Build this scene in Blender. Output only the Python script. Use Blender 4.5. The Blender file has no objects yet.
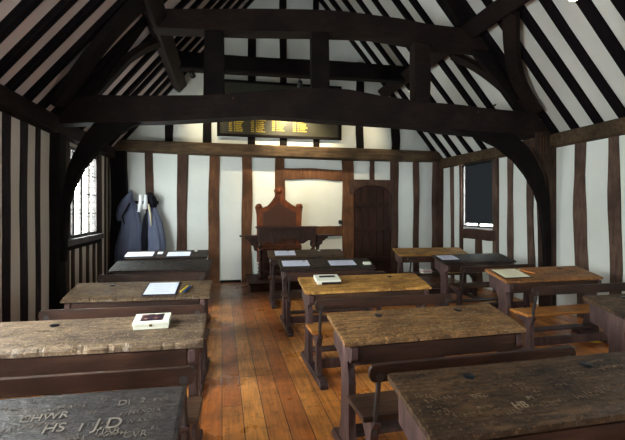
import bpy, bmesh, math, random
from mathutils import Vector, Matrix, noise
C = bpy.context.scene
COL = C.collection
PI = math.pi

# ------------------------------------------------------------------ survey: photo ray -> real plane
F_, HX, HY, VX, EYE = 420.0, 312.5, 209.0, 222.0, 1.5
YAW = math.atan((HX - VX) / F_)
_s, _c = math.sin(YAW), math.cos(YAW)
def ray(x, y):
    l = (x - HX) / F_
    return (_s + l * _c, _c - l * _s, (HY - y) / F_)
def on_z(x, y, z):
    r = ray(x, y); t = (z - EYE) / r[2]; return Vector((r[0] * t, r[1] * t, z))
def on_y(x, y, Y):
    r = ray(x, y); t = Y / r[1]; return Vector((r[0] * t, Y, EYE + r[2] * t))
def on_truss(x, y):
    r = ray(x, y); t = (5.75 - .06 * 2.08) / (r[1] + .06 * r[0])
    return Vector((r[0] * t, r[1] * t, EYE + r[2] * t))
XL, XR, YB, YF = -2.08, 4.86, 8.75, -3.0
EAVE, RX, RZ = 2.60, 1.37, 6.75
def on_roof(x, y, side, off):
    x0 = XR if side > 0 else XL
    n = Vector((RZ - EAVE, abs(RX - x0))).normalized()
    if side < 0: n.x = -n.x
    r = ray(x, y)
    t = (n.x * x0 + n.y * (EAVE - EYE) - off) / (n.x * r[0] + n.y * r[2])
    return Vector((r[0] * t, r[1] * t, EYE + r[2] * t))

# ------------------------------------------------------------------ materials
def newmat(name):
    m = bpy.data.materials.new(name); m.use_nodes = True
    nt = m.node_tree; b = nt.nodes['Principled BSDF']
    return m, nt, b
def srgb(r, g, b):
    f = lambda c: (c / 255 / 12.92) if c / 255 < .04045 else ((c / 255 + .055) / 1.055) ** 2.4
    return (f(r), f(g), f(b), 1)
def N(nt, t, **k):
    n = nt.nodes.new(t)
    for a, v in k.items():
        if hasattr(n, a): setattr(n, a, v)
        else: n.inputs[a.replace('_', ' ')].default_value = v
    return n
def ramp(nt, fac, stops):
    r = nt.nodes.new('ShaderNodeValToRGB')
    e = r.color_ramp.elements
    while len(e) < len(stops): e.new(.5)
    for i, (p, c) in enumerate(stops):
        e[i].position = p; e[i].color = c
    nt.links.new(fac, r.inputs[0]); return r.outputs[0]
def coords(nt, scale=(1, 1, 1), rot=(0, 0, 0), rnd=True):
    tc = nt.nodes.new('ShaderNodeTexCoord'); mp = nt.nodes.new('ShaderNodeMapping')
    mp.inputs['Scale'].default_value = scale; mp.inputs['Rotation'].default_value = rot
    nt.links.new(tc.outputs['Object'], mp.inputs[0])
    if rnd:
        oi = nt.nodes.new('ShaderNodeObjectInfo'); mu = N(nt, 'ShaderNodeMath', operation='MULTIPLY')
        mu.inputs[1].default_value = 37.0
        nt.links.new(oi.outputs['Random'], mu.inputs[0]); nt.links.new(mu.outputs[0], mp.inputs['Location'])
    return mp.outputs[0]
def noise_tex(nt, vec, scale, detail=4, rough=.6):
    n = nt.nodes.new('ShaderNodeTexNoise')
    n.inputs['Scale'].default_value = scale; n.inputs['Detail'].default_value = detail
    n.inputs['Roughness'].default_value = rough
    nt.links.new(vec, n.inputs['Vector']); return n.outputs['Fac']
def mixc(nt, fac, a, b, mode='MIX'):
    m = nt.nodes.new('ShaderNodeMix'); m.data_type = 'RGBA'; m.blend_type = mode
    for s, v in ((0, fac), (6, a), (7, b)):
        if hasattr(v, 'links') or hasattr(v, 'is_linked'): nt.links.new(v, m.inputs[s])
        else: m.inputs[s].default_value = v
    return m.outputs[2]
def bump(nt, b, h, strength, dist=.01, prev=None):
    n = nt.nodes.new('ShaderNodeBump'); n.inputs['Strength'].default_value = strength
    n.inputs['Distance'].default_value = dist
    nt.links.new(h, n.inputs['Height'])
    if prev: nt.links.new(prev, n.inputs['Normal'])
    nt.links.new(n.outputs[0], b.inputs['Normal']); return n.outputs[0]

def timber_mat(name, c1, c2, rough=.7, stretch=(9, 9, 1.2), bs=.5, spec=.25):
    m, nt, b = newmat(name)
    v = coords(nt, stretch); v2 = coords(nt, (1, 1, 1))
    g = noise_tex(nt, v, 2.5, 6, .65); s = noise_tex(nt, v2, 2.2, 3)
    col = ramp(nt, g, [(.3, c1), (.7, c2)])
    col = mixc(nt, ramp(nt, s, [(.35, (0, 0, 0, 1)), (.7, (.8, .8, .8, 1))]), col, tuple(x * .45 for x in c1[:3]) + (1,))
    nt.links.new(col, b.inputs['Base Color'])
    b.inputs['Roughness'].default_value = rough; b.inputs['Specular IOR Level'].default_value = spec
    bump(nt, b, g, bs, .012)
    return m
def top_mat(name, c_light, c_dark, rough=.42, fleck=.5, spec=.3):
    m, nt, b = newmat(name)
    vg = coords(nt, (1.2, 14, 3)); vs = coords(nt, (1, 1.6, 1)); vp = coords(nt, (1, 1.5, 1))
    g = noise_tex(nt, vg, 4, 6, .7); s = noise_tex(nt, vs, 3.3, 5, .6); p = noise_tex(nt, vp, 55, 3, .7)
    p2 = noise_tex(nt, coords(nt, (1, 2, 1)), 22, 5, .7)
    col = ramp(nt, s, [(.32, c_dark), (.62, c_light)])
    col = mixc(nt, ramp(nt, g, [(.42, (.75, .75, .75, 1)), (.62, (0, 0, 0, 1))]), col, c_dark)
    lite = tuple(min(1, x * 1.9 + .02) for x in c_light[:3]) + (1,)
    f = ramp(nt, p, [(.56, (0, 0, 0, 1)), (.68, (fleck, fleck, fleck, 1))])
    col = mixc(nt, f, col, lite)
    f2 = ramp(nt, p2, [(.32, (.8, .8, .8, 1)), (.44, (0, 0, 0, 1))])
    col = mixc(nt, f2, col, tuple(x * .4 for x in c_dark[:3]) + (1,))
    nt.links.new(col, b.inputs['Base Color'])
    rr = ramp(nt, p2, [(.3, (rough + .25,) * 3 + (1,)), (.65, (rough,) * 3 + (1,))])
    nt.links.new(rr, b.inputs['Roughness'])
    b.inputs['Specular IOR Level'].default_value = spec
    n1 = bump(nt, b, g, .5, .005); bump(nt, b, p2, .9, .008, n1)
    return m
def plain(name, col, rough=.6, spec=.3, bs=0, bsc=30, metal=0, var=0):
    m, nt, b = newmat(name)
    b.inputs['Base Color'].default_value = col
    b.inputs['Roughness'].default_value = rough; b.inputs['Specular IOR Level'].default_value = spec
    b.inputs['Metallic'].default_value = metal
    v = coords(nt, rnd=False); n = noise_tex(nt, v, bsc, 4)
    if bs: bump(nt, b, n, bs, .01)
    if var:
        k = noise_tex(nt, v, 1.6, 4)
        c = ramp(nt, k, [(.3, tuple(x * (1 - var) for x in col[:3]) + (1,)), (.7, col)])
        nt.links.new(c, b.inputs['Base Color'])
    return m

M = {}
M['plaster'] = plain('limewashed_plaster', srgb(214, 216, 212), .9, .15, .35, 9, var=.10)
M['plaster_roof'] = plain('roof_plaster', srgb(196, 194, 190), .92, .12, .35, 8, var=.10)
M['oak_wall'] = timber_mat('wall_oak', srgb(62, 42, 36), srgb(92, 68, 56), .75, spec=.15)
M['oak_warm'] = timber_mat('warm_wall_oak', srgb(78, 50, 36), srgb(118, 80, 54), .7, spec=.15)
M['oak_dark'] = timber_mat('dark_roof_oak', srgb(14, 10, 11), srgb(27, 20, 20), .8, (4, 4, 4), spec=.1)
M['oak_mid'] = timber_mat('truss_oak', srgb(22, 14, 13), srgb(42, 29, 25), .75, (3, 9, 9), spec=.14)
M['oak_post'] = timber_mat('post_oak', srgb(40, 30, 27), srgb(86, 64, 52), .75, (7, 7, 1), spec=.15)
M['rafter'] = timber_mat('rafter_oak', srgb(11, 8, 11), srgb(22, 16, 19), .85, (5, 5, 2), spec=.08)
M['oak_beam'] = timber_mat('cross_beam_oak', srgb(50, 38, 30), srgb(98, 78, 56), .7, (1.2, 9, 9), spec=.15)
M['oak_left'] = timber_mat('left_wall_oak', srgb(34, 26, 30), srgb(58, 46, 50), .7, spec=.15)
M['plaster_left'] = plain('brown_grey_roof_plaster', srgb(190, 174, 170), .92, .12, .35, 8, var=.12)  # browner plaster tone for the left roof slope
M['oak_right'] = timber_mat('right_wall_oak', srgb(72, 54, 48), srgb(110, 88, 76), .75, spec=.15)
M['plaster_warm_bounce'] = plain('bounce_tinted_plaster', srgb(204, 192, 180), .9, .15, .35, 9, var=.10)  # same limewash, with the warm bounce light put into its colour
M['door'] = timber_mat('door_oak', srgb(40, 24, 20), srgb(66, 40, 32), .6, (9, 9, 1.2), spec=.15)
M['frame_grey'] = timber_mat('window_oak', srgb(62, 58, 58), srgb(92, 86, 84), .6)
M['leg'] = timber_mat('desk_leg_wood', srgb(56, 40, 40), srgb(104, 78, 76), .5, (8, 8, 1.5), .45, .3)
M['bench'] = timber_mat('bench_wood', srgb(54, 36, 28), srgb(94, 66, 48), .45, (1.2, 10, 8), .45, .3)
M['bench_orange'] = timber_mat('worn_bench_wood', srgb(166, 100, 42), srgb(214, 146, 74), .4, (1.2, 10, 8), .3, .35)
M['rail'] = timber_mat('rail_wood', srgb(42, 26, 22), srgb(80, 52, 40), .42, (1.2, 10, 8), .45, .3)
M['throne'] = timber_mat('carved_chair_oak', srgb(90, 44, 22), srgb(138, 74, 38), .5, (8, 8, 2), .3, .2)
M['throne_dark'] = timber_mat('dark_turned_oak', srgb(46, 28, 24), srgb(84, 54, 44), .5, (8, 8, 2), .3, .18)
M['leather'] = plain('brown_leather', srgb(78, 46, 34), .5, .2, .3, 60, var=.3)
M['iron'] = plain('old_iron', srgb(70, 66, 68), .45, .5, .3, 60, metal=.7)
M['iron_dark'] = plain('black_iron', srgb(26, 26, 28), .5, .5, .2, 60, metal=.4)
M['ink'] = plain('inkwell_iron', srgb(40, 42, 50), .3, .6, metal=.8)
M['paper'] = plain('white_paper', srgb(226, 230, 246), .6, .3)
M['paper_lav'] = plain('lavender_paper', srgb(222, 224, 246), .5, .3)
M['parchment'] = plain('cream_paper', srgb(250, 244, 214), .6, .3)
M['ink_line'] = plain('grey_print', srgb(150, 150, 158), .7, .2)
M['mount'] = plain('dark_blue_mount', srgb(30, 30, 52), .5, .4)
M['box'] = plain('cream_card', srgb(232, 230, 214), .5, .35)
M['black'] = plain('black_print', srgb(22, 20, 24), .4, .4)
M['brass'] = plain('brass', srgb(130, 110, 70), .35, .5, metal=.8)
M['yellow'] = plain('yellow_paint', srgb(232, 196, 60), .5, .4)
M['blue'] = plain('blue_paint', srgb(52, 74, 120), .5, .4)
M['pencil'] = plain('orange_pencil_paint', srgb(214, 132, 70), .5, .4)
M['pink'] = plain('pink_card', srgb(206, 160, 170), .6, .3)
M['gown'] = plain('blue_grey_cloth', srgb(100, 106, 130), .85, .2, .5, 40, var=.25)
M['gown_dark'] = plain('dark_cloth', srgb(22, 22, 30), .9, .15, .4, 40)
M['linen'] = plain('white_linen', srgb(236, 238, 242), .8, .2, .2, 60)
M['cream'] = plain('cream_lining', srgb(190, 180, 158), .8, .2)
M['blind'] = plain('charcoal_blind', srgb(46, 50, 56), .85, .2, .25, 90)
M['board'] = plain('black_lacquer_board', srgb(44, 42, 32), .45, .4, var=.2)
M['gold'] = plain('gold_leaf', srgb(176, 150, 52), .45, .5, metal=.25)
M['carve'] = plain('scratched_pale_wood', srgb(124, 114, 106), .5, .3)
M['exterior'] = plain('outer_lawn', srgb(120, 150, 90), .9, .1, .3, 5, var=.4)

# picture print on the box lid
m, nt, b = newmat('printed_picture'); v = coords(nt, rnd=False)
n = noise_tex(nt, v, 26, 3); nt.links.new(ramp(nt, n, [(.4, srgb(34, 22, 40)), (.55, srgb(86, 54, 50)), (.68, srgb(200, 160, 140))]), b.inputs['Base Color'])
M['picture'] = m
# glass
m, nt, b = newmat('old_leaded_glass')
nt.nodes.remove(b); out = nt.nodes['Material Output']
tr = N(nt, 'ShaderNodeBsdfTransparent'); tr.inputs[0].default_value = (.95, .98, .96, 1)
gl = N(nt, 'ShaderNodeBsdfGlossy'); gl.inputs['Roughness'].default_value = .08
mx = nt.nodes.new('ShaderNodeMixShader'); mx.inputs[0].default_value = .07
nt.links.new(tr.outputs[0], mx.inputs[1]); nt.links.new(gl.outputs[0], mx.inputs[2]); nt.links.new(mx.outputs[0], out.inputs[0])
M['glass'] = m
# lamp glow
def emis(name, col, s):
    m, nt, b = newmat(name)
    b.inputs['Emission Color'].default_value = col; b.inputs['Emission Strength'].default_value = s
    return m
M['bulb'] = emis('lit_lamp_lens', (1, .95, .6, 1), 5)
# floor boards
m, nt, b = newmat('oak_floorboards')
v = coords(nt, (1, 1, 1), (0, 0, PI / 2), rnd=False)
br = nt.nodes.new('ShaderNodeTexBrick'); nt.links.new(v, br.inputs['Vector'])
br.offset = .37; br.offset_frequency = 3; br.squash = 1.25; br.squash_frequency = 4
br.inputs['Scale'].default_value = 1; br.inputs['Brick Width'].default_value = 1.9; br.inputs['Row Height'].default_value = .15
br.inputs['Mortar Size'].default_value = .0035; br.inputs['Mortar Smooth'].default_value = .1; br.inputs['Bias'].default_value = 0
br.inputs['Color1'].default_value = srgb(196, 106, 44); br.inputs['Color2'].default_value = srgb(246, 164, 80)
br.inputs['Mortar'].default_value = srgb(34, 20, 14)
vg = coords(nt, (12, .9, 1), rnd=False); g = noise_tex(nt, vg, 3, 6, .65)
vs = coords(nt, rnd=False); s = noise_tex(nt, vs, 1.5, 5, .6); fine = noise_tex(nt, vs, 14, 4, .6)
col = mixc(nt, ramp(nt, g, [(.35, (.55, .55, .55, 1)), (.6, (0, 0, 0, 1))]), br.outputs['Color'], srgb(130, 68, 32))
col = mixc(nt, ramp(nt, s, [(.48, (0, 0, 0, 1)), (.66, (.6, .6, .6, 1))]), col, srgb(92, 58, 44))
col = mixc(nt, ramp(nt, fine, [(.3, (.5, .5, .5, 1)), (.45, (0, 0, 0, 1))]), col, srgb(80, 42, 24))
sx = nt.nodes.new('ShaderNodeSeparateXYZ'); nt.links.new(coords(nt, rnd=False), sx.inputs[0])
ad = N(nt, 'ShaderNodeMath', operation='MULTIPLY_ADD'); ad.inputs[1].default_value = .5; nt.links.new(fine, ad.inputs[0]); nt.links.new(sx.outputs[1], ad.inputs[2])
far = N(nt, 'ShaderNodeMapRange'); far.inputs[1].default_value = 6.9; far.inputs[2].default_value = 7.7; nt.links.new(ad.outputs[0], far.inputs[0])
far_shade = N(nt, 'ShaderNodeMath', operation='MULTIPLY'); far_shade.inputs[1].default_value = .85; nt.links.new(far.outputs[0], far_shade.inputs[0])
col = mixc(nt, far_shade.outputs[0], col, srgb(62, 44, 38))  # dimness of the far end darkened into the board colour
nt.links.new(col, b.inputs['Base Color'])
nt.links.new(ramp(nt, s, [(.35, (.24,) * 3 + (1,)), (.65, (.42,) * 3 + (1,))]), b.inputs['Roughness'])
b.inputs['Specular IOR Level'].default_value = .5
n1 = bump(nt, b, fine, .12, .004)
bump(nt, b, br.outputs['Fac'], -.5, .004, n1)
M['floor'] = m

# ------------------------------------------------------------------ mesh helpers
class MB:
    def __init__(s): s.bm = bmesh.new()
    def box(s, x0, x1, y0, y1, z0, z1, bev=0):
        vs = [s.bm.verts.new((x, y, z)) for x in (x0, x1) for y in (y0, y1) for z in (z0, z1)]
        fs = [(0, 1, 3, 2), (4, 6, 7, 5), (0, 4, 5, 1), (2, 3, 7, 6), (0, 2, 6, 4), (1, 5, 7, 3)]
        F = [s.bm.faces.new([vs[i] for i in f]) for f in fs]
        if bev:
            es = list({e for f in F for e in f.edges})
            bmesh.ops.bevel(s.bm, geom=es, offset=bev, segments=2, affect='EDGES', profile=.6)
        return s
    def prism(s, pts, ext, bev=0):
        pts = [Vector(p) for p in pts]; ext = Vector(ext)
        a = [s.bm.verts.new(p) for p in pts]; b = [s.bm.verts.new(p + ext) for p in pts]
        n = len(a); F = [s.bm.faces.new(a), s.bm.faces.new(b[::-1])]
        for i in range(n): F.append(s.bm.faces.new((a[i], b[i], b[(i + 1) % n], a[(i + 1) % n])))
        if bev:
            es = list({e for f in F[:2] for e in f.edges})
            bmesh.ops.bevel(s.bm, geom=es, offset=bev, segments=1, affect='EDGES')
        return s
    def timber(s, p0, p1, side, w, d, up=None, wob=.12, n=7, rng=random, bow=0):
        """irregular hewn beam from p0 to p1; w across `side`, d across the third axis"""
        p0, p1, side = Vector(p0), Vector(p1), Vector(side).normalized()
        ax = (p1 - p0).normalized(); up = ax.cross(side).normalized()
        rings = []; k0 = rng.uniform(0, 50)
        for i in range(n + 1):
            t = i / n
            c = p0.lerp(p1, t) + side * (noise.noise((k0, t * 2.2, 0)) * wob * w * 1.5 + bow * math.sin(PI * t))
            ww = w * (1 + wob * 1.3 * noise.noise((k0 + 9, t * 3.5, 0))); dd = d * (1 + wob * .3 * noise.noise((k0 + 19, t * 2, 0)))
            ch = min(ww, dd) * .12
            pr = [(-ww / 2, -dd / 2 + ch), (-ww / 2 + ch, -dd / 2), (ww / 2 - ch, -dd / 2), (ww / 2, -dd / 2 + ch),
                  (ww / 2, dd / 2 - ch), (ww / 2 - ch, dd / 2), (-ww / 2 + ch, dd / 2), (-ww / 2, dd / 2 - ch)]
            rings.append([s.bm.verts.new(c + side * a + up * b_) for a, b_ in pr])
        s.loft(rings); return s
    def loft(s, rings, cap=True, closed=True):
        for a, b in zip(rings, rings[1:]):
            n = len(a)
            for i in range(n if closed else n - 1): s.bm.faces.new((a[i], a[(i + 1) % n], b[(i + 1) % n], b[i]))
        if cap: s.bm.faces.new(rings[0][::-1]); s.bm.faces.new(rings[-1])
    def lathe(s, c, prof, n=16, axis='z'):
        rings = []
        for r, h in prof:
            ring = []
            for i in range(n):
                a = 2 * PI * i / n; x, y = r * math.cos(a), r * math.sin(a)
                p = {'z': (x, y, h), 'y': (x, h, y), 'x': (h, x, y)}[axis]
                ring.append(s.bm.verts.new(Vector(c) + Vector(p)))
            rings.append(ring)
        s.loft(rings); return s
    def tube(s, pts, r, n=8):
        pts = [Vector(p) for p in pts]; rings = []
        rs = r if isinstance(r, (list, tuple)) else [r] * len(pts)
        for i, p in enumerate(pts):
            t = (pts[min(i + 1, len(pts) - 1)] - pts[max(i - 1, 0)]).normalized()
            u = t.orthogonal().normalized() if i == 0 else (u - t * u.dot(t)).normalized()
            w = t.cross(u)
            rings.append([s.bm.verts.new(p + (u * math.cos(2 * PI * k / n) + w * math.sin(2 * PI * k / n)) * rs[i]) for k in range(n)])
        s.loft(rings); return s
    def build(s, name, mat, parent=None, smooth=False, loc=None):
        bmesh.ops.recalc_face_normals(s.bm, faces=s.bm.faces)
        off = Vector((0, 0, 0))
        if parent is not None: off = world_loc(parent)
        elif loc is not None: off = Vector(loc)
        for v in s.bm.verts: v.co -= off
        me = bpy.data.meshes.new(name); s.bm.to_mesh(me); s.bm.free()
        me.materials.append(M[mat] if isinstance(mat, str) else mat)
        if smooth:
            for p in me.polygons: p.use_smooth = True
        o = bpy.data.objects.new(name, me); COL.objects.link(o)
        if parent is not None: o.parent = parent
        elif loc is not None: o.location = loc
        return o
def world_loc(o):
    v = Vector((0, 0, 0))
    while o is not None: v += o.location; o = o.parent
    return v
def tag(o, label=None, cat=None, group=None, kind=None):
    if label: o['label'] = label
    if cat: o['category'] = cat
    if group: o['group'] = group
    if kind: o['kind'] = kind
    return o
def thing(name, loc, label, cat, group=None):
    o = bpy.data.objects.new(name, None); COL.objects.link(o); o.location = loc; o.empty_display_size = .1
    return tag(o, label, cat, group)
def slab_wall(axis, pos, thick, u0, u1, z0, z1, openings):
    """wall perpendicular to axis ('x' or 'y') at pos..pos+thick with rectangular openings (u0,u1,z0,z1)"""
    mb = MB(); us = sorted({u0, u1} | {v for o in openings for v in o[:2]})
    def put(a, b, c, d):
        if axis == 'x': mb.box(min(pos, pos + thick), max(pos, pos + thick), a, b, c, d)
        else: mb.box(a, b, min(pos, pos + thick), max(pos, pos + thick), c, d)
    for a, b in zip(us, us[1:]):
        hole = [o for o in openings if o[0] <= a + 1e-6 and o[1] >= b - 1e-6]
        if hole:
            o = hole[0]; put(a, b, z0, o[2]); put(a, b, o[3], z1)
        else: put(a, b, z0, z1)
    return mb

# ------------------------------------------------------------------ room shell
rng = random.Random(4)
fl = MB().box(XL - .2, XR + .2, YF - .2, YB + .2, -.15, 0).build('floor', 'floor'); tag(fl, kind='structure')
W1 = (6.40, 7.72, 1.08, 2.38)          # left leaded window
W2 = (6.78, 7.80, 1.14, 2.42)          # right blind window
W3 = (.9, 3.4, 1.05, 2.38); W4 = (1.2, 1.9, 1.2, 2.3)  # unseen side windows, added and sized for fill light
W5 = (1.0, 1.9, 1.2, 2.7)  # unseen end window behind the camera, added for frontal fill
wl = slab_wall('x', XL, -.10, YF, YB, 0, EAVE, [W1, W3]).build('wall_left', 'plaster_warm_bounce'); tag(wl, kind='structure')
wr = slab_wall('x', XR, .2, YF, YB, 0, EAVE, [W2, W4]).build('wall_right', 'plaster'); tag(wr, kind='structure')
mb = MB(); mb.box(XL - .2, XR + .2, YB, YB + .2, 0, EAVE)
mb.prism([(XL - .2, YB, EAVE), (XR + .2, YB, EAVE), (RX, YB, RZ + .2)], (0, .2, 0))
wb = mb.build('wall_back', 'plaster'); tag(wb, kind='structure')
mb = slab_wall('y', YF, -.2, XL - .2, XR + .2, 0, 3.0, [W5]); mb.prism([(XL - .2, YF, 3.0), (XR + .2, YF, 3.0), (RX, YF, RZ + .2)], (0, -.2, 0))
wf = mb.build('wall_front', 'plaster'); tag(wf, kind='structure')
def roof(x0, name):
    sgn = 1 if x0 > RX else -1
    n = Vector((sgn * (RZ - EAVE), 0, abs(RX - x0))).normalized() * .12
    a = Vector((x0, YF - .2, EAVE)); b = Vector((RX, YF - .2, RZ))
    ext = (b - a).normalized()
    a2 = a - ext * .15
    o = MB().prism([a2, b, b + n, a2 + n], (0, YB - YF + .4, 0)).build(name, 'plaster_left' if sgn < 0 else 'plaster_roof')
    return tag(o, kind='structure'), n.normalized()
cl, nL = roof(XL, 'ceiling_left'); cr, nR = roof(XR, 'ceiling_right')

def stud(parent, axis, u0, u1, z0, z1, mat='oak_wall', prot=.025, name='stud', r=rng, wob=.10):
    u = (u0 + u1) / 2; w = u1 - u0; mb = MB()
    if axis == 'L': mb.timber((XL + prot - .04, u, z0), (XL + prot - .04, u, z1), (0, 1, 0), w, .08, wob=wob, n=10, rng=r)
    if axis == 'R': mb.timber((XR - prot + .04, u, z0), (XR - prot + .04, u, z1), (0, 1, 0), w, .08, wob=wob, n=10, rng=r)
    if axis == 'B': mb.timber((u, YB - prot + .04, z0), (u, YB - prot + .04, z1), (1, 0, 0), w, .08, wob=wob, n=10, rng=r)
    return mb.build(name, mat, parent)
# wall plates along the side walls
MB().timber((XL + .02, YF + .05, 2.53), (XL + .02, YB - .05, 2.56), (0, 0, 1), .22, .18, n=24, wob=.06, rng=rng).build('wall_plate', 'oak_mid', wl)
MB().timber((XR - .02, YF + .05, 2.56), (XR - .02, YB - .05, 2.51), (0, 0, 1), .20, .18, n=24, wob=.08, rng=rng).build('wall_plate', 'oak_beam', wr)
# left wall studs
for a, b in ((.1, .25), (.55, .7), (3.5, 3.68), (3.95, 4.1), (4.28, 4.42), (4.60, 4.76), (4.97, 5.14), (5.34, 5.47)):
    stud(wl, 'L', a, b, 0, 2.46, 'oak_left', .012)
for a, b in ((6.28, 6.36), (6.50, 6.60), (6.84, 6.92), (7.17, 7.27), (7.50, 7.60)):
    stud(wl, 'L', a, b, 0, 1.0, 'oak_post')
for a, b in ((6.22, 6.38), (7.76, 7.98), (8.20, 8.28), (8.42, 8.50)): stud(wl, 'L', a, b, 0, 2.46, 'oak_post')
# right wall studs
for a, b in ((3.3, 3.45), (3.85, 4.0), (4.31, 4.47), (4.79, 4.99), (5.78, 5.93), (6.28, 6.42), (8.15, 8.28)):
    stud(wr, 'R', a, b, 0, 2.48, 'oak_right', wob=.2)
stud(wr, 'R', 6.66, 6.79, 0, 2.48, 'oak_right', .05); stud(wr, 'R', 7.80, 7.88, 0, 2.48, 'oak_wall', .05)
stud(wr, 'R', 7.15, 7.36, 0, .92, 'oak_wall')
MB().timber((XR, 6.70, 1.02), (XR, 7.86, 1.0), (0, 0, 1), .2, .12, n=5, rng=rng).build('window_rail', 'oak_wall', wr)
# back wall timbers
for a, b in ((-1.48, -1.33), (-.88, -.68)): stud(wb, 'B', a, b, 0, 2.6, 'oak_wall')
for a, b in ((-.26, -.05), (.39, .60)): stud(wb, 'B', a, b, 0, 2.6, 'oak_warm')
stud(wb, 'B', 1.08, 1.29, 0, 2.6, 'oak_warm'); stud(wb, 'B', 2.54, 2.80, 0, 2.6, 'oak_warm')
stud(wb, 'B', 3.64, 3.83, 0, 2.6, 'oak_wall'); stud(wb, 'B', 4.20, 4.34, 0, 2.6, 'oak_wall')
stud(wb, 'B', 3.17, 3.28, 2.12, 2.6, 'oak_wall')
MB().timber((XL + .13, YB - .06, 0), (XL + .13, YB - .06, 2.62), (1, 0, 0), .28, .22, n=8, rng=rng).build('corner_post', 'oak_dark', wb)
MB().timber((XR - .1, YB - .06, 0), (XR - .1, YB - .06, 2.6), (1, 0, 0), .22, .2, n=8, rng=rng).build('corner_post', 'oak_wall', wb)
for z, x0, x1, w in ((2.24, 1.25, 2.6, .23), (1.03, 1.25, 2.6, .21)):
    MB().timber((x0, YB + .015, z), (x1, YB + .015, z), (0, 0, 1), w, .08, n=8, rng=rng).build('rail', 'oak_warm', wb)
MB().timber((XL, YB - .07, 2.70), (XR, YB - .07, 2.67), (0, 0, 1), .24, .26, n=22, wob=.10, rng=rng).build('cross_beam', 'oak_beam', wb)
for a, b, z1 in ((-1.10, -.95, 3.6), (-.37, -.20, 4.6), (.52, .68, 5.6), (1.18, 1.33, 6.5), (1.9, 2.03, 6.0), (2.86, 3.03, 4.7), (3.67, 3.87, 3.7)):
    stud(wb, 'B', a, b, 2.75, z1, 'oak_dark')
# rafters
def rafter(parent, side, Y, w=.115, d=.145):
    x0 = XR if side > 0 else XL
    nn = nR if side > 0 else nL
    a = Vector((x0, Y, EAVE)) + nn * -.0; b = Vector((RX, Y, RZ))
    ins = -nn * (d / 2 - .09)
    mb = MB().timber(a + ins, b + ins, (0, 1, 0), w * rng.uniform(.9, 1.1), d, n=12, wob=.16, rng=rng, bow=rng.uniform(-.03, .03))
    mb.build('rafter', 'rafter', parent)
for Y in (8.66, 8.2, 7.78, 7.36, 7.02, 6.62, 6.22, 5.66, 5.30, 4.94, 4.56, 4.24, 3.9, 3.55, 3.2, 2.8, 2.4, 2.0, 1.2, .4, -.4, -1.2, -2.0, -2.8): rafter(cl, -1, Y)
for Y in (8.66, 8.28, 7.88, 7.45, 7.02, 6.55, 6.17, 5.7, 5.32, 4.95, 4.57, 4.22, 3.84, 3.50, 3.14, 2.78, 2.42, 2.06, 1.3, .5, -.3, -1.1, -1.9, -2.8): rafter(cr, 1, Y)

# ------------------------------------------------------------------ windows
def leaded_window(name, axis, X, Y0, Y1, z0, z1, inward, mulls, fr=.05, cols=3, glassmat='glass', rows=5):
    """frame fills the opening in a side wall"""
    s = inward; xi = X
    mb = MB(); d0, d1 = (xi - s * .06, xi + s * .015); d0, d1 = min(d0, d1), max(d0, d1)
    mb.box(d0, d1, Y0, Y1, z0, z0 + fr); mb.box(d0, d1, Y0, Y1, z1 - fr, z1)
    mb.box(d0, d1, Y0, Y0 + fr, z0 + fr, z1 - fr); mb.box(d0, d1, Y1 - fr, Y1, z0 + fr, z1 - fr)
    w = mb.build(name, 'frame_grey', loc=(xi, (Y0 + Y1) / 2, z0)); tag(w, kind='structure')
    edges = [Y0 + fr] + list(mulls) + [Y1 - fr]
    for y in mulls:
        MB().box(xi - s * .02 - .018, xi - s * .02 + .018, y - .03, y + .03, z0 + fr, z1 - fr, .006).build('mullion', 'frame_grey', w)
    xg = xi - s * .03
    for a, b in zip(edges, edges[1:]):
        gp = MB().box(xg - .002, xg + .002, a, b, z0 + fr, z1 - fr).build('glass_pane', glassmat, w)
        mb = MB(); H = z1 - z0 - 2 * fr; wd = b - a
        for k in range(1, cols): y = a + wd * k / cols; mb.box(xg - .005, xg + .005, y - .004, y + .004, z0 + fr, z1 - fr)
        nr = rows * 2
        for k in range(1, nr): z = z0 + fr + H * k / nr; mb.box(xg - .005, xg + .005, a, b, z - .004, z + .004)
        mb.build('leading', 'iron_dark', gp)
        mb = MB()
        for k in (1, 2, 3): z = z0 + fr + H * k / 4; mb.box(xg + s * .02 - .006, xg + s * .02 + .006, a, b, z - .007, z + .007)
        mb.build('saddle_bar', 'iron_dark', w)
    return w
w1 = leaded_window('window_1', 'x', XL, W1[0], W1[1], W1[2], W1[3], 1, [6.62, 6.97, 7.36])
MB().box(XL - .1, XL + .10, 5.95, 7.80, 1.00, 1.085, .01).build('window_sill', 'frame_grey', w1)
MB().box(XL - .1, XL + .05, 5.95, 7.80, .93, 1.0, .01).build('sill_beam', 'oak_dark', w1)
MB().tube([(XL + .02, 7.62, 1.75), (XL + .07, 7.66, 1.75), (XL + .10, 7.72, 1.755)], .008).build('casement_handle', 'iron', w1)
w2 = leaded_window('window_2', 'x', XR, W2[0], W2[1], W2[2], W2[3], -1, [7.3], fr=.035)
w3 = leaded_window('fill_window_3', 'x', XL, W3[0], W3[1], W3[2], W3[3], 1, [1.5, 2.1, 2.7])
w4 = leaded_window('fill_window_4', 'x', XR, W4[0], W4[1], W4[2], W4[3], -1, [1.55])
mb = MB(); mb.box(W5[0], W5[1], YF - .1, YF, W5[2], W5[2] + .06); mb.box(W5[0], W5[1], YF - .1, YF, W5[3] - .06, W5[3])
for x in (1.0, 1.42, 1.84): mb.box(x, x + .06, YF - .1, YF, W5[2] + .06, W5[3] - .06)
w5 = mb.build('fill_window_5', 'frame_grey', loc=(1.4, YF, 1)); tag(w5, kind='structure')
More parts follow.
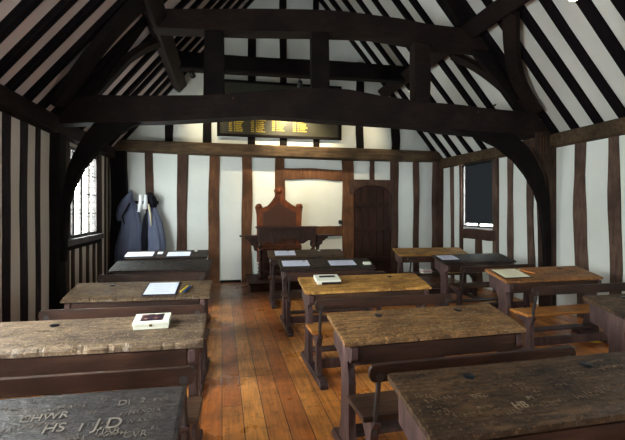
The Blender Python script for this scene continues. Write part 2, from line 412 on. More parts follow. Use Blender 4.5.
MB().box(W5[0] + .06, W5[1] - .06, YF - .06, YF - .056, W5[2] + .06, W5[3] - .06).build('glass_pane', 'glass', w5)
# the roller blind on the right window
bl = thing('roller_blind', (XR - .04, 7.3, 1.2), 'charcoal roller blind pulled down over the small window in the right wall', 'blind')
mb = MB(); mb.box(XR - .026, XR - .021, 6.78, 7.70, 1.22, 2.37); mb.build('blind_cloth', 'blind', bl)
MB().tube([(XR - .035, 6.80, 2.38), (XR - .035, 7.70, 2.38)], .02).build('roller', 'iron_dark', bl)
MB().tube([(XR - .026, 6.78, 1.225), (XR - .026, 7.70, 1.225)], .009).build('bottom_bar', 'iron_dark', bl)

# ------------------------------------------------------------------ door
dx0, dx1, dzs, dza = 2.80, 3.63, 1.82, 2.02
d = MB()
arch = [(dx0 + (dx1 - dx0) * (.5 - .5 * math.cos(PI * k / 12)), dzs + (dza - dzs) * math.sin(PI * k / 12)) for k in range(13)]
d.prism([(dx1, YB - .02, .02), (dx0, YB - .02, .02)] + [(x, YB - .02, z) for x, z in arch], (0, .04, 0))
door = d.build('door_1', 'door', loc=((dx0 + dx1) / 2, YB, 0)); tag(door, kind='structure')
for k in range(5):
    x = dx0 + .02 + k * .165; t = min(1, abs((x + .075 - 3.215) / .415)); zt = dzs + (dza - dzs) * math.sqrt(max(0, 1 - t * t)) - .03
    MB().box(x, x + .155, YB - .035, YB - .02, .04, zt, .004).build('door_board', 'door', door)
for z in (.35, 1.02, 1.55):
    MB().box(dx0 + .01, dx1 - .01, YB - .055, YB - .03, z, z + .1, .006).build('door_rail', 'door', door)
MB().lathe((3.5, YB - .06, 1.0), [(.0, -.04), (.025, -.035), (.03, -.01), (.012, .0), (.012, .03)], 12, 'y').build('door_handle', 'iron_dark', door)
fr = [(x, z) for x, z in arch]
mb = MB(); mb.prism([(x, YB - .045, z) for x, z in fr] + [(3.72, YB - .045, 1.82), (3.72, YB - .045, 2.14), (2.70, YB - .045, 2.14), (2.70, YB - .045, 1.82)][::1], (0, .08, 0))
lint = mb.build('trim_1', 'oak_wall'); tag(lint, kind='structure')
# skirting board along the back wall
mb = MB()
for a, b in ((-1.32, -.89), (-.67, -.27), (-.04, .38), (.61, 1.07), (1.30, 2.53), (3.84, 4.19)): mb.box(a, b, YB - .012, YB, 0, .05)
tag(mb.build('baseboard_back', 'oak_dark'), kind='structure')

# ------------------------------------------------------------------ near roof truss
DEP = Vector((.015, .26, 0))
t1 = thing('roof_truss', (1.39, 5.6, 0), 'heavy dark oak tie beam truss with curved braces spanning the room on two wall posts', 'roof truss')
def tprism(name, px, mat, fwd=0.0, dep=.26, parent=None, amp=.006):
    P = [on_truss(x, y) for x, y in px]
    # resample edges so the hewn outline can wander a little
    Q = []
    for i, p in enumerate(P):
        q = P[(i + 1) % len(P)]; n = max(1, int((q - p).length / .25))
        for k in range(n):
            v = p.lerp(q, k / n); Q.append(v + Vector((noise.noise(v * 3) * amp * 2, fwd, noise.noise(v * 3 + Vector((7, 7, 7))) * amp * 2)))
    return MB().prism(Q, (.015, dep, 0), .012).build(name, mat, parent or t1)
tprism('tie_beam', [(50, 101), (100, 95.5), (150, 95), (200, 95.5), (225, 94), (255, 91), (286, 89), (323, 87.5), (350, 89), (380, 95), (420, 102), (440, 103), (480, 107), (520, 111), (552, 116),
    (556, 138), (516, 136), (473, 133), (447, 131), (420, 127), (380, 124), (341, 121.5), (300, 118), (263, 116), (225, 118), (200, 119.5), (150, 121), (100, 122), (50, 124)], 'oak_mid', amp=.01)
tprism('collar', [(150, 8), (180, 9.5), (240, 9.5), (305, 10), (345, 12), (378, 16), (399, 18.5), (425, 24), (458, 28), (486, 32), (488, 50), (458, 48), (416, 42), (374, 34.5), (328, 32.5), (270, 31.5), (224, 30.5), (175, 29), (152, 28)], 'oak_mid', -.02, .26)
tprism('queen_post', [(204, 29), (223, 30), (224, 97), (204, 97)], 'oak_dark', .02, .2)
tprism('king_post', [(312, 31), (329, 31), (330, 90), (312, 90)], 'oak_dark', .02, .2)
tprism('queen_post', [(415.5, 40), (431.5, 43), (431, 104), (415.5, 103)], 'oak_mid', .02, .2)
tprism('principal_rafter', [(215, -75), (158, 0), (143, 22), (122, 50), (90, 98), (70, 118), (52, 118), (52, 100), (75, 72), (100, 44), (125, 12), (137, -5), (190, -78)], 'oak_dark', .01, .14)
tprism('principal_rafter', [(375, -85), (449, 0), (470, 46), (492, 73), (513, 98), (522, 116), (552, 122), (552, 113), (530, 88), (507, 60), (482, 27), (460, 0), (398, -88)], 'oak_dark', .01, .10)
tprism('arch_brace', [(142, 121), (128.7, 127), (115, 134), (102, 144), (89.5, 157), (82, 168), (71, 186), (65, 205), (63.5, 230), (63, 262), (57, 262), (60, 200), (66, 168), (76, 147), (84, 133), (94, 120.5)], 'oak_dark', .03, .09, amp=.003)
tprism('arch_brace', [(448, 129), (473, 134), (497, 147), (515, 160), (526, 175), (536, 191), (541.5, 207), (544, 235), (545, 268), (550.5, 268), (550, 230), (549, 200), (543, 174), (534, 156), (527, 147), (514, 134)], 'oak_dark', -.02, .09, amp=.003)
# wall posts
MB().timber((XL + .0, 5.87, 0), (XL + .0, 5.87, 2.72), (0, 1, 0), .26, .22, n=12, wob=.08, rng=rng).build('wall_post', 'oak_dark', t1)
pp = MB(); pp.prism([(XR + .02, 5.34, 0), (4.77, 5.34, 0), (4.765, 5.34, 1.2), (4.75, 5.34, 1.9), (4.66, 5.34, 2.2), (4.52, 5.34, 2.42), (4.50, 5.34, 2.62), (XR + .02, 5.34, 2.7)], (0, .27, 0), .015)
pp.build('wall_post', 'oak_post', t1)
for k in range(3):
    MB().box(4.58 + k * .045, 4.592 + k * .045, 5.328, 5.345, 2.33, 2.56).build('carved_groove', 'bench', t1)
# pegs
for x, y in ((100, 100), (233, 98), (478, 112), (540, 120), (495, 105)):
    p = on_truss(x, y); MB().lathe((p.x, p.y - .012, p.z), [(.014, 0), (.014, .05)], 8, 'y').build('peg', 'oak_post', t1)
# wind braces in the roof slope
def brace(px, side, off, w, th, par, mat='oak_mid', name='wind_brace'):
    P = [on_roof(x, y, side, off) for x, y in px]
    nn = nR if side > 0 else nL
    mb = MB(); rings = []
    # smooth the path
    Q = []
    for i in range(len(P) - 1):
        for k in range(4): Q.append(P[i].lerp(P[i + 1], k / 4))
    Q.append(P[-1])
    for _ in range(3): Q = [Q[0]] + [(Q[i - 1] + Q[i] * 2 + Q[i + 1]) / 4 for i in range(1, len(Q) - 1)] + [Q[-1]]
    for i, p in enumerate(Q):
        t = (Q[min(i + 1, len(Q) - 1)] - Q[max(i - 1, 0)]).normalized(); s_ = nn.cross(t).normalized()
        rings.append([mb.bm.verts.new(p + s_ * a * w / 2 + nn * b_ * th / 2) for a, b_ in ((-1, -1), (1, -1), (1, 1), (-1, 1))])
    mb.loft(rings); return mb.build(name, mat, par)
brace([(511, 12), (511, 40), (514, 68), (521, 88), (536, 112)], 1, .13, .20, .08, t1)
brace([(452, 55), (475, 66), (492, 78), (508, 92), (528, 112)], 1, .13, .13, .08, t1)
brace([(166, 40), (148, 46), (128, 58), (112, 76), (92, 98)], -1, .13, .14, .08, t1)
brace([(146, -4), (128, 14), (104, 40), (84, 66), (58, 104)], -1, .11, .26, .08, t1, 'oak_dark')
# purlins
for side, X, Z, mt, nm in ((1, 3.49, 4.07, 'oak_mid', 'right'), (-1, -.83, 3.96, 'oak_mid', 'left')):
    cc = Vector((X, (YF + YB) / 2, Z))
    nn = nR if side > 0 else nL
    mb = MB().timber((X, YF + .05, Z), (X, YB - .02, Z), nn, .2, .24, n=30, wob=.07, rng=rng)
    o = mb.build('purlin', mt, loc=cc)
    tag(o, 'long dark oak purlin running up the room under the %s roof slope' % nm, 'roof beam', 'purlins carrying the rafters')
# far collar and its principals
o = MB().timber((-.85, 7.62, 4.06), (3.62, 7.62, 4.10), (0, 0, 1), .30, .22, n=16, wob=.06, rng=rng).build('collar_beam', 'oak_dark', loc=(1.4, 7.62, 4.08))
tag(o, 'plain dark oak collar beam high up, just in front of the honours board', 'roof beam')
# ------------------------------------------------------------------ honours board
hb = thing('honours_board', (1.2, YB - .05, 3.01), 'long black honours board with columns of small gold names on the back gable', 'sign board')
MB().box(-.06, 2.47, YB - .05, YB - .02, 3.01, 4.10, .006).build('panel', 'board', hb)
mb = MB()
for a in ((-.10, 2.51, 2.98, 3.03), (-.10, 2.51, 4.08, 4.13)): mb.box(a[0], a[1], YB - .075, YB - .015, a[2], a[3])
for x in (-.10, 2.46): mb.box(x, x + .05, YB - .075, YB - .015, 3.03, 4.08)
mb.build('frame', 'oak_dark', hb)
r2 = random.Random(8)
for c, (xa, xb) in enumerate(((229, 246), (251, 267), (272, 289), (293, 308))):
    mb = MB(); mb2 = MB(); X0 = on_y(xa, 130, YB - .05).x; X1 = on_y(xb, 130, YB - .05).x; W = X1 - X0
    for k in range(6, 24):
        z = 3.97 - k * .0385
        if k > 22 and c > 1: continue
        def word(x, n, sc=1.0):
            for q in range(n):
                h = .022 if q else .026
                mb.box(x, x + .013, YB - .0535, YB - .0495, z, z + h * r2.choice((1, .8, .8)))
                x += .0165
            return x
        word(X0, 4); m_keep = mb; mb = mb2; x = word(X0 + .10, r2.choice((1, 2)))
        word(x + .012, r2.randint(6, 10)); mb = m_keep
    mb.build('year_column', 'gold', hb); mb2.build('name_column', 'gold', hb)

# ------------------------------------------------------------------ lamps
def spot(p, aim, energy, label, size=1.1, body='iron_dark', blend=.8, col=(1, .84, .52)):
    L = thing('spot_lamp', p, label, 'lamp')
    p = Vector(p); dr = (Vector(aim) - p).normalized()
    MB().tube([p - dr * .06, p - dr * .055, p - dr * .02, p + dr * .06], [.02, .04, .045, .05], 14).build('lamp_housing', body, L)
    MB().tube([p + Vector((0, 0, .03)), p + Vector((0, 0, .12))], .012).build('lamp_arm', body, L)
    MB().tube([p + dr * .06, p + dr * .063], [.04, .04], 14).build('lamp_lens', 'bulb', L)
    ld = bpy.data.lights.new('lamp_beam', 'SPOT'); ld.energy = energy; ld.spot_size = size; ld.spot_blend = blend
    ld.color = col; ld.shadow_soft_size = .04
    lo = bpy.data.objects.new('lamp_beam', ld); COL.objects.link(lo); lo.parent = L
    lo.location = dr * .08; lo.rotation_euler = dr.to_track_quat('-Z', 'Y').to_euler()
    return L
spot(on_y(300, 84, 7.75), (1.5, YB, 2.7), 95, 'black spotlight fixed below the far collar beam, middle one, lighting the honours board', 1.5)
spot(on_y(192, 74, 7.7), (-.1, YB, 3.2), 18, 'black spotlight at the left end of the far collar beam', 1.3)
spot(on_y(413, 90, 7.7), (2.4, YB, 2.6), 16, 'black spotlight at the right end of the far collar beam', 1.5)
p = on_roof(574, -1, 1, .16)
L = thing('ceiling_lamp', p, 'small round ceiling lamp on the near right roof slope, just at the top edge', 'lamp')
MB().lathe(p, [(.02, .06), (.05, .03), (.05, 0)], 16).build('lamp_housing', 'iron_dark', L)
MB().lathe(p, [(.045, 0), (.045, -.004)], 16).build('lamp_lens', 'bulb', L)

# ------------------------------------------------------------------ school desks with attached benches
SL = .08 / .38
def desk_top_mesh(x0, x1, yb, rough, seed, depth=.375, ts=.028):
    r = random.Random(seed); mb = MB(); bm = mb.bm
    nx, ny = 90, 8
    T, B = [], []
    k0 = seed * 3.7
    for j in range(ny + 1):
        v = j / ny; rt, rb = [], []
        for i in range(nx + 1):
            u = i / nx; x = x0 + (x1 - x0) * u
            yy = yb - depth * v; z = .80 - SL * depth * v
            dz = 0; dy = 0
            if j == ny:
                nk = max(0, noise.noise((k0 + x * 9, 1, 0)) - .05) + max(0, noise.noise((k0 + x * 28, 5, 0)) - .2) * .9
                dy = rough * .030 * nk; dz = -.005 - rough * .012 * nk
            if i in (0, nx): dz -= .003
            if 0 < j < ny: dz += .0022 * noise.noise((x * 7 + k0, yy * 18, 3)) * rough
            if j == 0: dy = -.004 * abs(noise.noise((x * 5 + k0, 8, 0)))
            wx = (.005 * noise.noise((k0, yy * 22, 4)) if i in (0, nx) else 0)
            rt.append(bm.verts.new((x + wx, yy + dy, z + dz))); rb.append(bm.verts.new((x + wx, yy + dy * .4, z - ts)))
        T.append(rt); B.append(rb)
    for j in range(ny):
        for i in range(nx):
            bm.faces.new((T[j][i], T[j][i + 1], T[j + 1][i + 1], T[j + 1][i]))
            bm.faces.new((B[j][i], B[j + 1][i], B[j + 1][i + 1], B[j][i + 1]))
    for j in range(ny):
        bm.faces.new((T[j][0], T[j + 1][0], B[j + 1][0], B[j][0])); bm.faces.new((T[j][nx], B[j][nx], B[j + 1][nx], T[j + 1][nx]))
    for i in range(nx):
        bm.faces.new((T[0][i], B[0][i], B[0][i + 1], T[0][i + 1])); bm.faces.new((T[ny][i], T[ny][i + 1], B[ny][i + 1], B[ny][i]))
    return mb
DESKS = {}
ROT = dict(L1=-.02, L2=-.035, L3=-.06, L4=-.08, L5=-.03, A1=.015, A2=.03, A3=.015, A4=-.02, A5=-.05, B1=.02, B2=.015, B3=.03, B4=-.08)
def make_desk(key, x0, x1, yb, label, top='top_dark', seat='bench', rail='rail', leg='leg', rough=1.0, ink=True, seed=1):
    D = thing('school_desk', ((x0 + x1) / 2, yb, 0), label, 'school desk', 'long oak school desks with fixed benches')
    D.rotation_euler.z = ROT[key]
    DESKS[key] = (x0, x1, yb, D)
    t = desk_top_mesh(x0, x1, yb, rough, seed).build('desk_top', top, D)
    if ink:
        for f in (.27, .75):
            x = x0 + (x1 - x0) * f; y = yb - .07; z = .80 - SL * .07
            MB().lathe((x, y, z), [(.026, -.01), (.026, .003), (.02, .006), (.0, .006)], 16).build('inkwell', 'ink', t)
    # book box below the top
    zt = .80 - .036
    MB().prism([(x0 + .085, yb - .03, zt - SL * .03), (x0 + .085, yb - .03, .60), (x0 + .085, yb - .375, .585), (x0 + .085, yb - .375, zt - SL * .375)], (x1 - x0 - .17, 0, 0), .004).build('book_box', 'rail' if top != 'top_gold' else 'bench', D)
    prof = [(-.02, zt - .004), (-.385, zt - SL * .385), (-.385, .62)]
    prof += [(-.375 + .0, .60), (-.355, .585), (-.335, .59), (-.325, .60), (-.315, .585), (-.318, .55), (-.335, .50), (-.34, .46), (-.335, .20), (-.35, .12), (-.36, .055),
             (-.13, .055), (-.16, .12), (-.19, .20), (-.20, .46), (-.19, .52), (-.15, .57), (-.10, .585), (-.03, .60)]
    for xs in (x0 + .035, x1 - .08):
        MB().prism([(xs, yb + y, z) for y, z in prof], (.045, 0, 0), .004).build('leg', leg, D)
        # floor runner
        rp = [(-.0, .0), (-.0, .03), (-.03, .058), (-.80, .058), (-.84, .03), (-.84, 0)]
        MB().prism([(xs - .012, yb + y - .02, z) for y, z in rp], (.07, 0, 0), .004).build('floor_runner', leg, D)
        # seat post with bracket
        sp = [(-.60, .055), (-.605, .13), (-.615, .30), (-.58, .34), (-.50, .375), (-.45, .395), (-.45, .41), (-.72, .41), (-.72, .395), (-.69, .36), (-.675, .30), (-.685, .13), (-.70, .055)]
        MB().prism([(xs, yb + y, z) for y, z in sp], (.045, 0, 0), .004).build('seat_post', leg, D)
        q = MB(); q.tube([(xs + .022, yb - .685, .34), (xs + .022, yb - .70, .46), (xs + .022, yb - .735, .60), (xs + .022, yb - .74, .69)], [.018, .014, .014, .018], 8)
        q.lathe((xs + .022, yb - .755, .66), [(.0, -.006), (.022, -.004), (.024, .01)], 12, 'y')
        q.build('iron_bracket', 'iron', D)
    # seat, rail, footrest, stretcher
    MB().box(x0 - .01, x1 + .01, yb - .70, yb - .43, .41, .44, .008).build('bench_seat', seat, D)
    pts = []; a, b_ = x0 + .0, x1 - .0
    for cx, cs in ((b_ - .03, 1), (a + .03, -1)):
        for k in range(-3, 4):
            an = k / 3 * PI / 2
            pts.append((cx + cs * .03 * math.cos(an), yb - .735, .68 + cs * .044 * math.sin(an)))
    MB().prism(pts, (0, -.024, -.0), .003).build('backrest', rail, D)
    MB().box(x0 + .08, x1 - .08, yb - .33, yb - .21, .13, .15, .004).build('footrest', leg, D)
    MB().box(x0 + .08, x1 - .08, yb - .665, yb - .625, .10, .18, .006).build('stretcher', leg, D)
    return D
M['top_grey'] = top_mat('grey_worn_top', srgb(136, 112, 88), srgb(64, 50, 42), .38, .6)
M['top_grey2'] = top_mat('grey_brown_top', srgb(124, 98, 70), srgb(56, 43, 34), .4, .5)
M['top_black'] = top_mat('blackened_top', srgb(62, 48, 42), srgb(26, 19, 18), .42, .35, .2)
M['top_slate'] = top_mat('slate_dark_top', srgb(74, 64, 60), srgb(36, 31, 33), .38, .3)
M['top_brown'] = top_mat('dark_brown_top', srgb(94, 68, 46), srgb(34, 24, 18), .42, .5, .22)
M['top_tan'] = top_mat('tan_worn_top', srgb(164, 122, 76), srgb(74, 50, 32), .42, .6)
M['top_gold'] = top_mat('golden_top', srgb(214, 158, 82), srgb(116, 76, 36), .4, .5)
M['top_orange'] = top_mat('orange_brown_top', srgb(190, 128, 70), srgb(98, 62, 34), .34, .4)
make_desk('L1', -1.40, -.14, 1.75, 'dark desk covered in deeply carved names, nearest on the left of the aisle', 'top_slate', seed=1, rough=.5, ink=False)
make_desk('L2', -1.34, -.10, 2.92, 'grey worn desk with a ragged front edge carrying the cream picture box', 'top_grey', seed=2, rough=1.4)
make_desk('L3', -1.33, -.09, 4.3, 'worn grey brown desk carrying a white framed sheet near its aisle end', 'top_grey2', seed=3, rough=1.1)
make_desk('L4', -1.38, -.13, 6.06, 'dark empty desk left of the aisle, second from the back', 'top_black', seed=4)
make_desk('L5', -1.50, -.22, 7.44, 'dark desk in front of the hanging gowns with two white sheets on it', 'top_black', seed=5)
make_desk('A1', .69, 1.95, 1.69, 'large dark brown desk nearest the camera, just right of the aisle', 'top_brown', seed=6, rough=.8)
make_desk('A2', .69, 1.94, 2.75, 'pitted tan brown empty desk right of the aisle with an iron back bracket', 'top_tan', seed=7, rough=1.3)
make_desk('A3', .76, 2.06, 4.25, 'golden brown desk right of the aisle carrying a small white box', 'top_gold', 'bench_orange', seed=8, rough=1.1)
make_desk('A4', .75, 2.03, 5.72, 'dark desk with two pale lavender sheets and a white eraser', 'top_black', seed=9)
make_desk('A5', .75, 2.03, 7.12, 'dark desk with a single pale sheet, right in front of the master desk', 'top_brown', seed=10)
make_desk('B1', 2.84, 4.10, 2.86, 'dark desk cut off by the right edge of the picture, by the right wall', 'top_brown', seed=11)
make_desk('B2', 3.00, 4.28, 4.38, 'orange brown desk by the right wall with a cream sheet and a pencil', 'top_orange', 'bench_orange', seed=12, rough=.6)
make_desk('B3', 3.12, 4.32, 5.89, 'blackened desk by the right wall with a pale sheet at its left end', 'top_black', seed=13)
make_desk('B4', 2.98, 4.24, 6.99, 'light brown desk in the far right corner, in front of the arched door', 'top_gold', seed=14, rough=.7)

# carved names on the nearest left desk
def carved(key, items, mat='carve'):
    x0, x1, yb, D = DESKS[key]
    th = math.atan(SL)
    for txt, u, v, size, rot in items:
        cu = bpy.data.curves.new('t', 'FONT'); cu.body = txt; cu.size = size; cu.extrude = .0007; cu.offset = -.0008 if size < .05 else 0
        o = bpy.data.objects.new('t', cu); COL.objects.link(o)
        dg = bpy.context.evaluated_depsgraph_get(); me = bpy.data.meshes.new_from_object(o.evaluated_get(dg))
        mt = Matrix.Translation((x0 + u, yb - v, .8022 - SL * v)) @ Matrix.Rotation(th, 4, 'X') @ Matrix.Rotation(rot, 4, 'Z')
        me.transform(mt); w = MB(); w.bm.from_mesh(me); w.build('carved_name', mat, D)
        bpy.data.objects.remove(o); bpy.data.curves.remove(cu); bpy.data.meshes.remove(me)
def at_desk(key, x, y):
    x0, x1, yb, D = DESKS[key]; p, u = _desk_hit(key, x, y); return p
def _desk_hit(key, x, y):
    x0, x1, yb, D = DESKS[key]; R_ = Matrix.Rotation(-ROT[key], 3, 'Z'); piv = Vector(((x0 + x1) / 2, yb, 0))
    o = R_ @ (Vector((0, 0, EYE)) - piv); d = R_ @ Vector(ray(x, y))      # into the desk's own frame
    t = (.8 + SL * o.y - o.z) / (d.z - SL * d.y); q = o + d * t           # its sloping top
    return R_.transposed() @ q + piv, q
def uv(key, x, y):
    p, q = _desk_hit(key, x, y); x0, x1, yb, D = DESKS[key]; return q.x + (x1 - x0) / 2, -q.y
CL = []
for txt, x, y, size in (('DI', 117, 406.5, .045), ('2', 139, 403, .04), ('SNN', 153, 402, .026), ('SPENDER', 128, 414, .027), ('J.D', 92, 430, .075), ('W.A.K', 126, 424, .026),
        ('CHWR', 17, 424, .05), ('ARROW', 64, 409, .02), ('I.E.P', 85, 415, .022), ('HS', 40, 434, .06), ('I', 77, 432, .055), ('TIAR', 92, 436, .04), ('CVR', 122, 439, .04),
        ('E.L', 150, 430, .025), ('1724', 45, 417, .018), ('BULL', 10, 412, .018), ('H', 30, 404, .02), ('T.R', 100, 401, .018), ('M', 170, 410, .02)):
    u, v = uv('L1', x, y); CL.append((txt, u, v, size, random.Random(len(CL)).uniform(-.06, .1)))
carved('L1', CL)
def scr(key, items, mat):
    L_ = []
    for txt, x, y, s in items: u, v = uv(key, x, y); L_.append((txt, u, v, s, 0))
    carved(key, L_, mat)
M['carve2'] = plain('faint_scratched_wood', srgb(128, 110, 88), .5, .4)
scr('L2', [('WAR', 40, 332, .035), ('HB', 60, 343, .03), ('C.S', 90, 345, .03), ('J', 170, 341, .03)], 'carve2')
scr('A1', [('HB', 516, 409, .05), ('IM', 528, 400, .03), ('WC', 472, 398, .03)], 'carve2')

def scratches(key, n, seed, mat='carve2', vmax=.34):
    x0, x1, yb, D = DESKS[key]; r = random.Random(seed); w = MB(); th = math.atan(SL)
    W = x1 - x0
    for _ in range(n):
        u = r.uniform(.04, W - .2); v = r.uniform(.05, vmax); h = r.choice((.012, .016, .016, .024)); tilt = r.uniform(-.2, .3)
        for k in range(r.randint(2, 7)):
            for q in range(r.randint(1, 3)):
                a = r.choice((0, 0, .5, -.5, PI / 2)) + tilt * .3; L_ = h * r.uniform(.5, 1); t_ = .0009 + h * .03
                cx, cy = u + k * h * .85 + r.uniform(-.2, .2) * h, -v + tilt * k * h * .3 + r.uniform(-.25, .25) * h
                dx, dy = -math.sin(a) * L_ / 2, math.cos(a) * L_ / 2; nx_, ny_ = math.cos(a) * t_ / 2, math.sin(a) * t_ / 2
                if not (.02 < cx < W - .02 and -.36 < cy < -.02): continue
                P = [(cx - dx - nx_, cy - dy - ny_), (cx - dx + nx_, cy - dy + ny_), (cx + dx + nx_, cy + dy + ny_), (cx + dx - nx_, cy + dy - ny_)]
                w.prism([(x0 + a_, yb + b_, .8016 + SL * b_) for a_, b_ in P], (0, 0, .0016))
    tag(w.build('carved_scratches', mat, D), kind='stuff')
M['carve3'] = plain('pale_scratched_wood', srgb(112, 100, 92), .5, .3)
M['carve4'] = plain('dark_scratched_wood', srgb(92, 74, 56), .5, .3)
scratches('L1', 55, 1, 'carve3'); scratches('L2', 36, 2, 'carve2'); scratches('A1', 40, 3, 'carve4'); scratches('L3', 22, 4, 'carve2'); scratches('A2', 26, 5, 'carve2')

# ------------------------------------------------------------------ things lying on the desks
TH = math.atan(SL)
def on_desk_thing(key, x, y, name, label, cat, rotz=0, group=None, lift=.003):
    p = at_desk(key, x, y); p.z += lift
    o = thing(name, p, label, cat, group); o.rotation_euler = (Matrix.Rotation(ROT[key], 4, 'Z') @ Matrix.Rotation(TH, 4, 'X') @ Matrix.Rotation(rotz, 4, 'Z')).to_euler(); return o
def lbox(parent, name, mat, x0, x1, y0, y1, z0, z1, bev=0):
    mb = MB().box(x0, x1, y0, y1, z0, z1, bev)
    me = bpy.data.meshes.new(name); bmesh.ops.recalc_face_normals(mb.bm, faces=mb.bm.faces); mb.bm.to_mesh(me); mb.bm.free(); me.materials.append(M[mat])
    o = bpy.data.objects.new(name, me); COL.objects.link(o); o.parent = parent; return o
def sheet(key, x, y, w, d, label, mat='paper', mount=None, lines=5, rotz=0, name='paper_sheet', group='loose sheets on the desks'):
    o = on_desk_thing(key, x, y, name, label, 'paper sheet', rotz, group)
    z = 0
    if mount: lbox(o, 'mount_board', mount, -w / 2 - .012, w / 2 + .012, -d / 2 - .02, d / 2 + .012, 0, .004); z = .004
    lbox(o, 'sheet', mat, -w / 2, w / 2, -d / 2, d / 2, z, z + .002)
    r = random.Random(int(x * 7 + y))
    mb = MB()
    for k in range(lines):
        yy = d * .32 - k * d * .64 / max(1, lines - 1); ww = w * r.uniform(.22, .36)
        mb.box(-ww, ww, yy - .0015, yy + .0015, z + .002, z + .0026)
    me = bpy.data.meshes.new('printed_lines'); mb.bm.to_mesh(me); mb.bm.free(); me.materials.append(M['ink_line'])
    q = bpy.data.objects.new('printed_lines', me); COL.objects.link(q); q.parent = o
    return o
sheet('L3', 162, 289, .27, .27, 'white sheet on a dark blue mount, on the worn desk with the pencils', 'paper', 'mount')
sheet('L5', 140, 254.6, .42, .22, 'left white sheet on the desk in front of the gowns', 'paper', 'mount')
sheet('L5', 179, 254.4, .36, .22, 'right white sheet on the desk in front of the gowns', 'paper', 'mount')
sheet('A4', 295.5, 263.5, .36, .22, 'left lavender sheet on the dark desk with the eraser', 'paper_lav')
sheet('A4', 342, 263, .36, .20, 'right lavender sheet, beside the white eraser on the dark desk', 'paper_lav')
sheet('A5', 285, 253.3, .34, .24, 'pale lavender sheet on the desk right before the master desk', 'paper_lav')
sheet('B2', 510.5, 273.8, .32, .25, 'cream sheet on a brown mount, on the orange brown desk by the wall', 'parchment', 'bench_mount' if 'bench_mount' in M else 'top_black')
sheet('B3', 447.5, 257.7, .28, .2, 'pale grey sheet at the left end of the blackened desk by the wall', 'paper_lav')
# cream picture box
def lidded(key, x, y, w, d, h, label, rotz=0, dark_side=False, picture=True):
    o = on_desk_thing(key, x, y, 'card_box', label, 'box', rotz)
    lbox(o, 'box_base', 'box', -w / 2, w / 2, -d / 2, d / 2, 0, h * .55, .003)
    lid = lbox(o, 'box_lid', 'box', -w / 2 - .003, w / 2 + .003, -d / 2 - .003, d / 2 + .003, h * .58, h, .003)
    if picture:
        lbox(lid, 'picture', 'picture', -w * .32, w * .33, -d * .30, d * .42, h, h + .0012)
        lbox(lid, 'clasp', 'brass', -.008, .010, -d / 2 - .008, -d / 2 - .002, h * .45, h * .8, .002)
    if dark_side:
        lbox(o, 'dark_print', 'black', -w * .30, w * .50, -d / 2 - .006, -d / 2 - .0025, h * .06, h * .62)
        lbox(lid, 'lid_print', 'black', -w * .32, w * .36, d * .02, d * .3, h, h + .001)
    return o
lidded('L2', 152.5, 325, .205, .125, .045, 'cream card box with a dark painting on its lid and a small clasp', .03)
lidded('A3', 327, 281.5, .24, .17, .04, 'small white box with dark print on its front, on the golden brown desk', -.03, True, False)
o = on_desk_thing('A4', 367, 264.5, 'eraser', 'small white eraser block at the right of the dark desk with lavender sheets', 'eraser'); lbox(o, 'block', 'box', -.05, .05, -.03, .03, 0, .03, .006)
o = on_desk_thing('L5', 160.5, 253.5, 'card', 'small white card between the two sheets before the gowns', 'card'); lbox(o, 'card_face', 'paper', -.04, .04, -.05, .05, 0, .012, .003)
o = on_desk_thing('L5', 196, 251.5, 'eraser', 'tiny white eraser at the right end of the desk before the gowns', 'eraser'); lbox(o, 'block', 'box', -.022, .022, -.015, .015, 0, .018, .004)
o = on_desk_thing('A5', 345 - 26, 251, 'eraser', 'tiny pale eraser on the desk before the master desk', 'eraser'); lbox(o, 'block', 'box', -.02, .02, -.012, .012, 0, .014, .003)
def pencil(key, x, y, mat, label, rz, L_=.13, r=.0055):
    o = on_desk_thing(key, x, y, 'pencil', label, 'pencil', rz, None, .002)
    mb = MB().tube([(0, -L_ / 2, r), (0, L_ / 2, r)], r, 6)
    for nm, b_, m_ in (('barrel', mb, mat), ('point', MB().tube([(0, L_ / 2, r), (0, L_ / 2 + .02, r)], [r, .001], 6), 'parchment')):
        me = bpy.data.meshes.new(nm); bmesh.ops.recalc_face_normals(b_.bm, faces=b_.bm.faces); b_.bm.to_mesh(me); b_.bm.free(); me.materials.append(M[m_])
        q = bpy.data.objects.new(nm, me); COL.objects.link(q); q.parent = o
pencil('L3', 184, 290, 'yellow', 'short yellow pencil beside the white framed sheet', -.35, .13, .009)
pencil('L3', 187.5, 290, 'blue', 'short blue pencil beside the yellow one', -.3, .13, .009)
pencil('B2', 527, 272.3, 'pencil', 'orange pencil lying right of the cream sheet', .75, .16, .007)
# small stacks on the far bench
p = on_z(423, 272, .44); o = thing('card_stack', p, 'small stack of pink and white cards on the far right bench seat', 'cards')
for k, (mt, dx) in enumerate((('box', 0), ('pink', .01), ('box', -.005))):
    MB().box(p.x - .08 + dx, p.x + .08 + dx, 6.36, 6.48, .44 + k * .022, .46 + k * .022, .003).build('card_pack', mt, o)
o.location = p
p = on_z(449, 271, .44); o = thing('card_stack', (p.x, p.y, .44), 'small yellow pack on the far right bench seat', 'cards')
MB().box(p.x - .07, p.x + .07, 6.38, 6.48, .44, .52, .004).build('card_pack', 'yellow', o)
p = on_z(594, 341.5, 0); o = MB().box(p.x - .05, p.x + .05, p.y - .05, p.y + .05, .0005, .004).build('yellow_square', 'yellow', loc=(p.x, p.y, 0))  # thin yellow square flat on the floor
tag(o, 'small flat yellow square lying on the floor under the orange brown desk bench', 'paper slip')

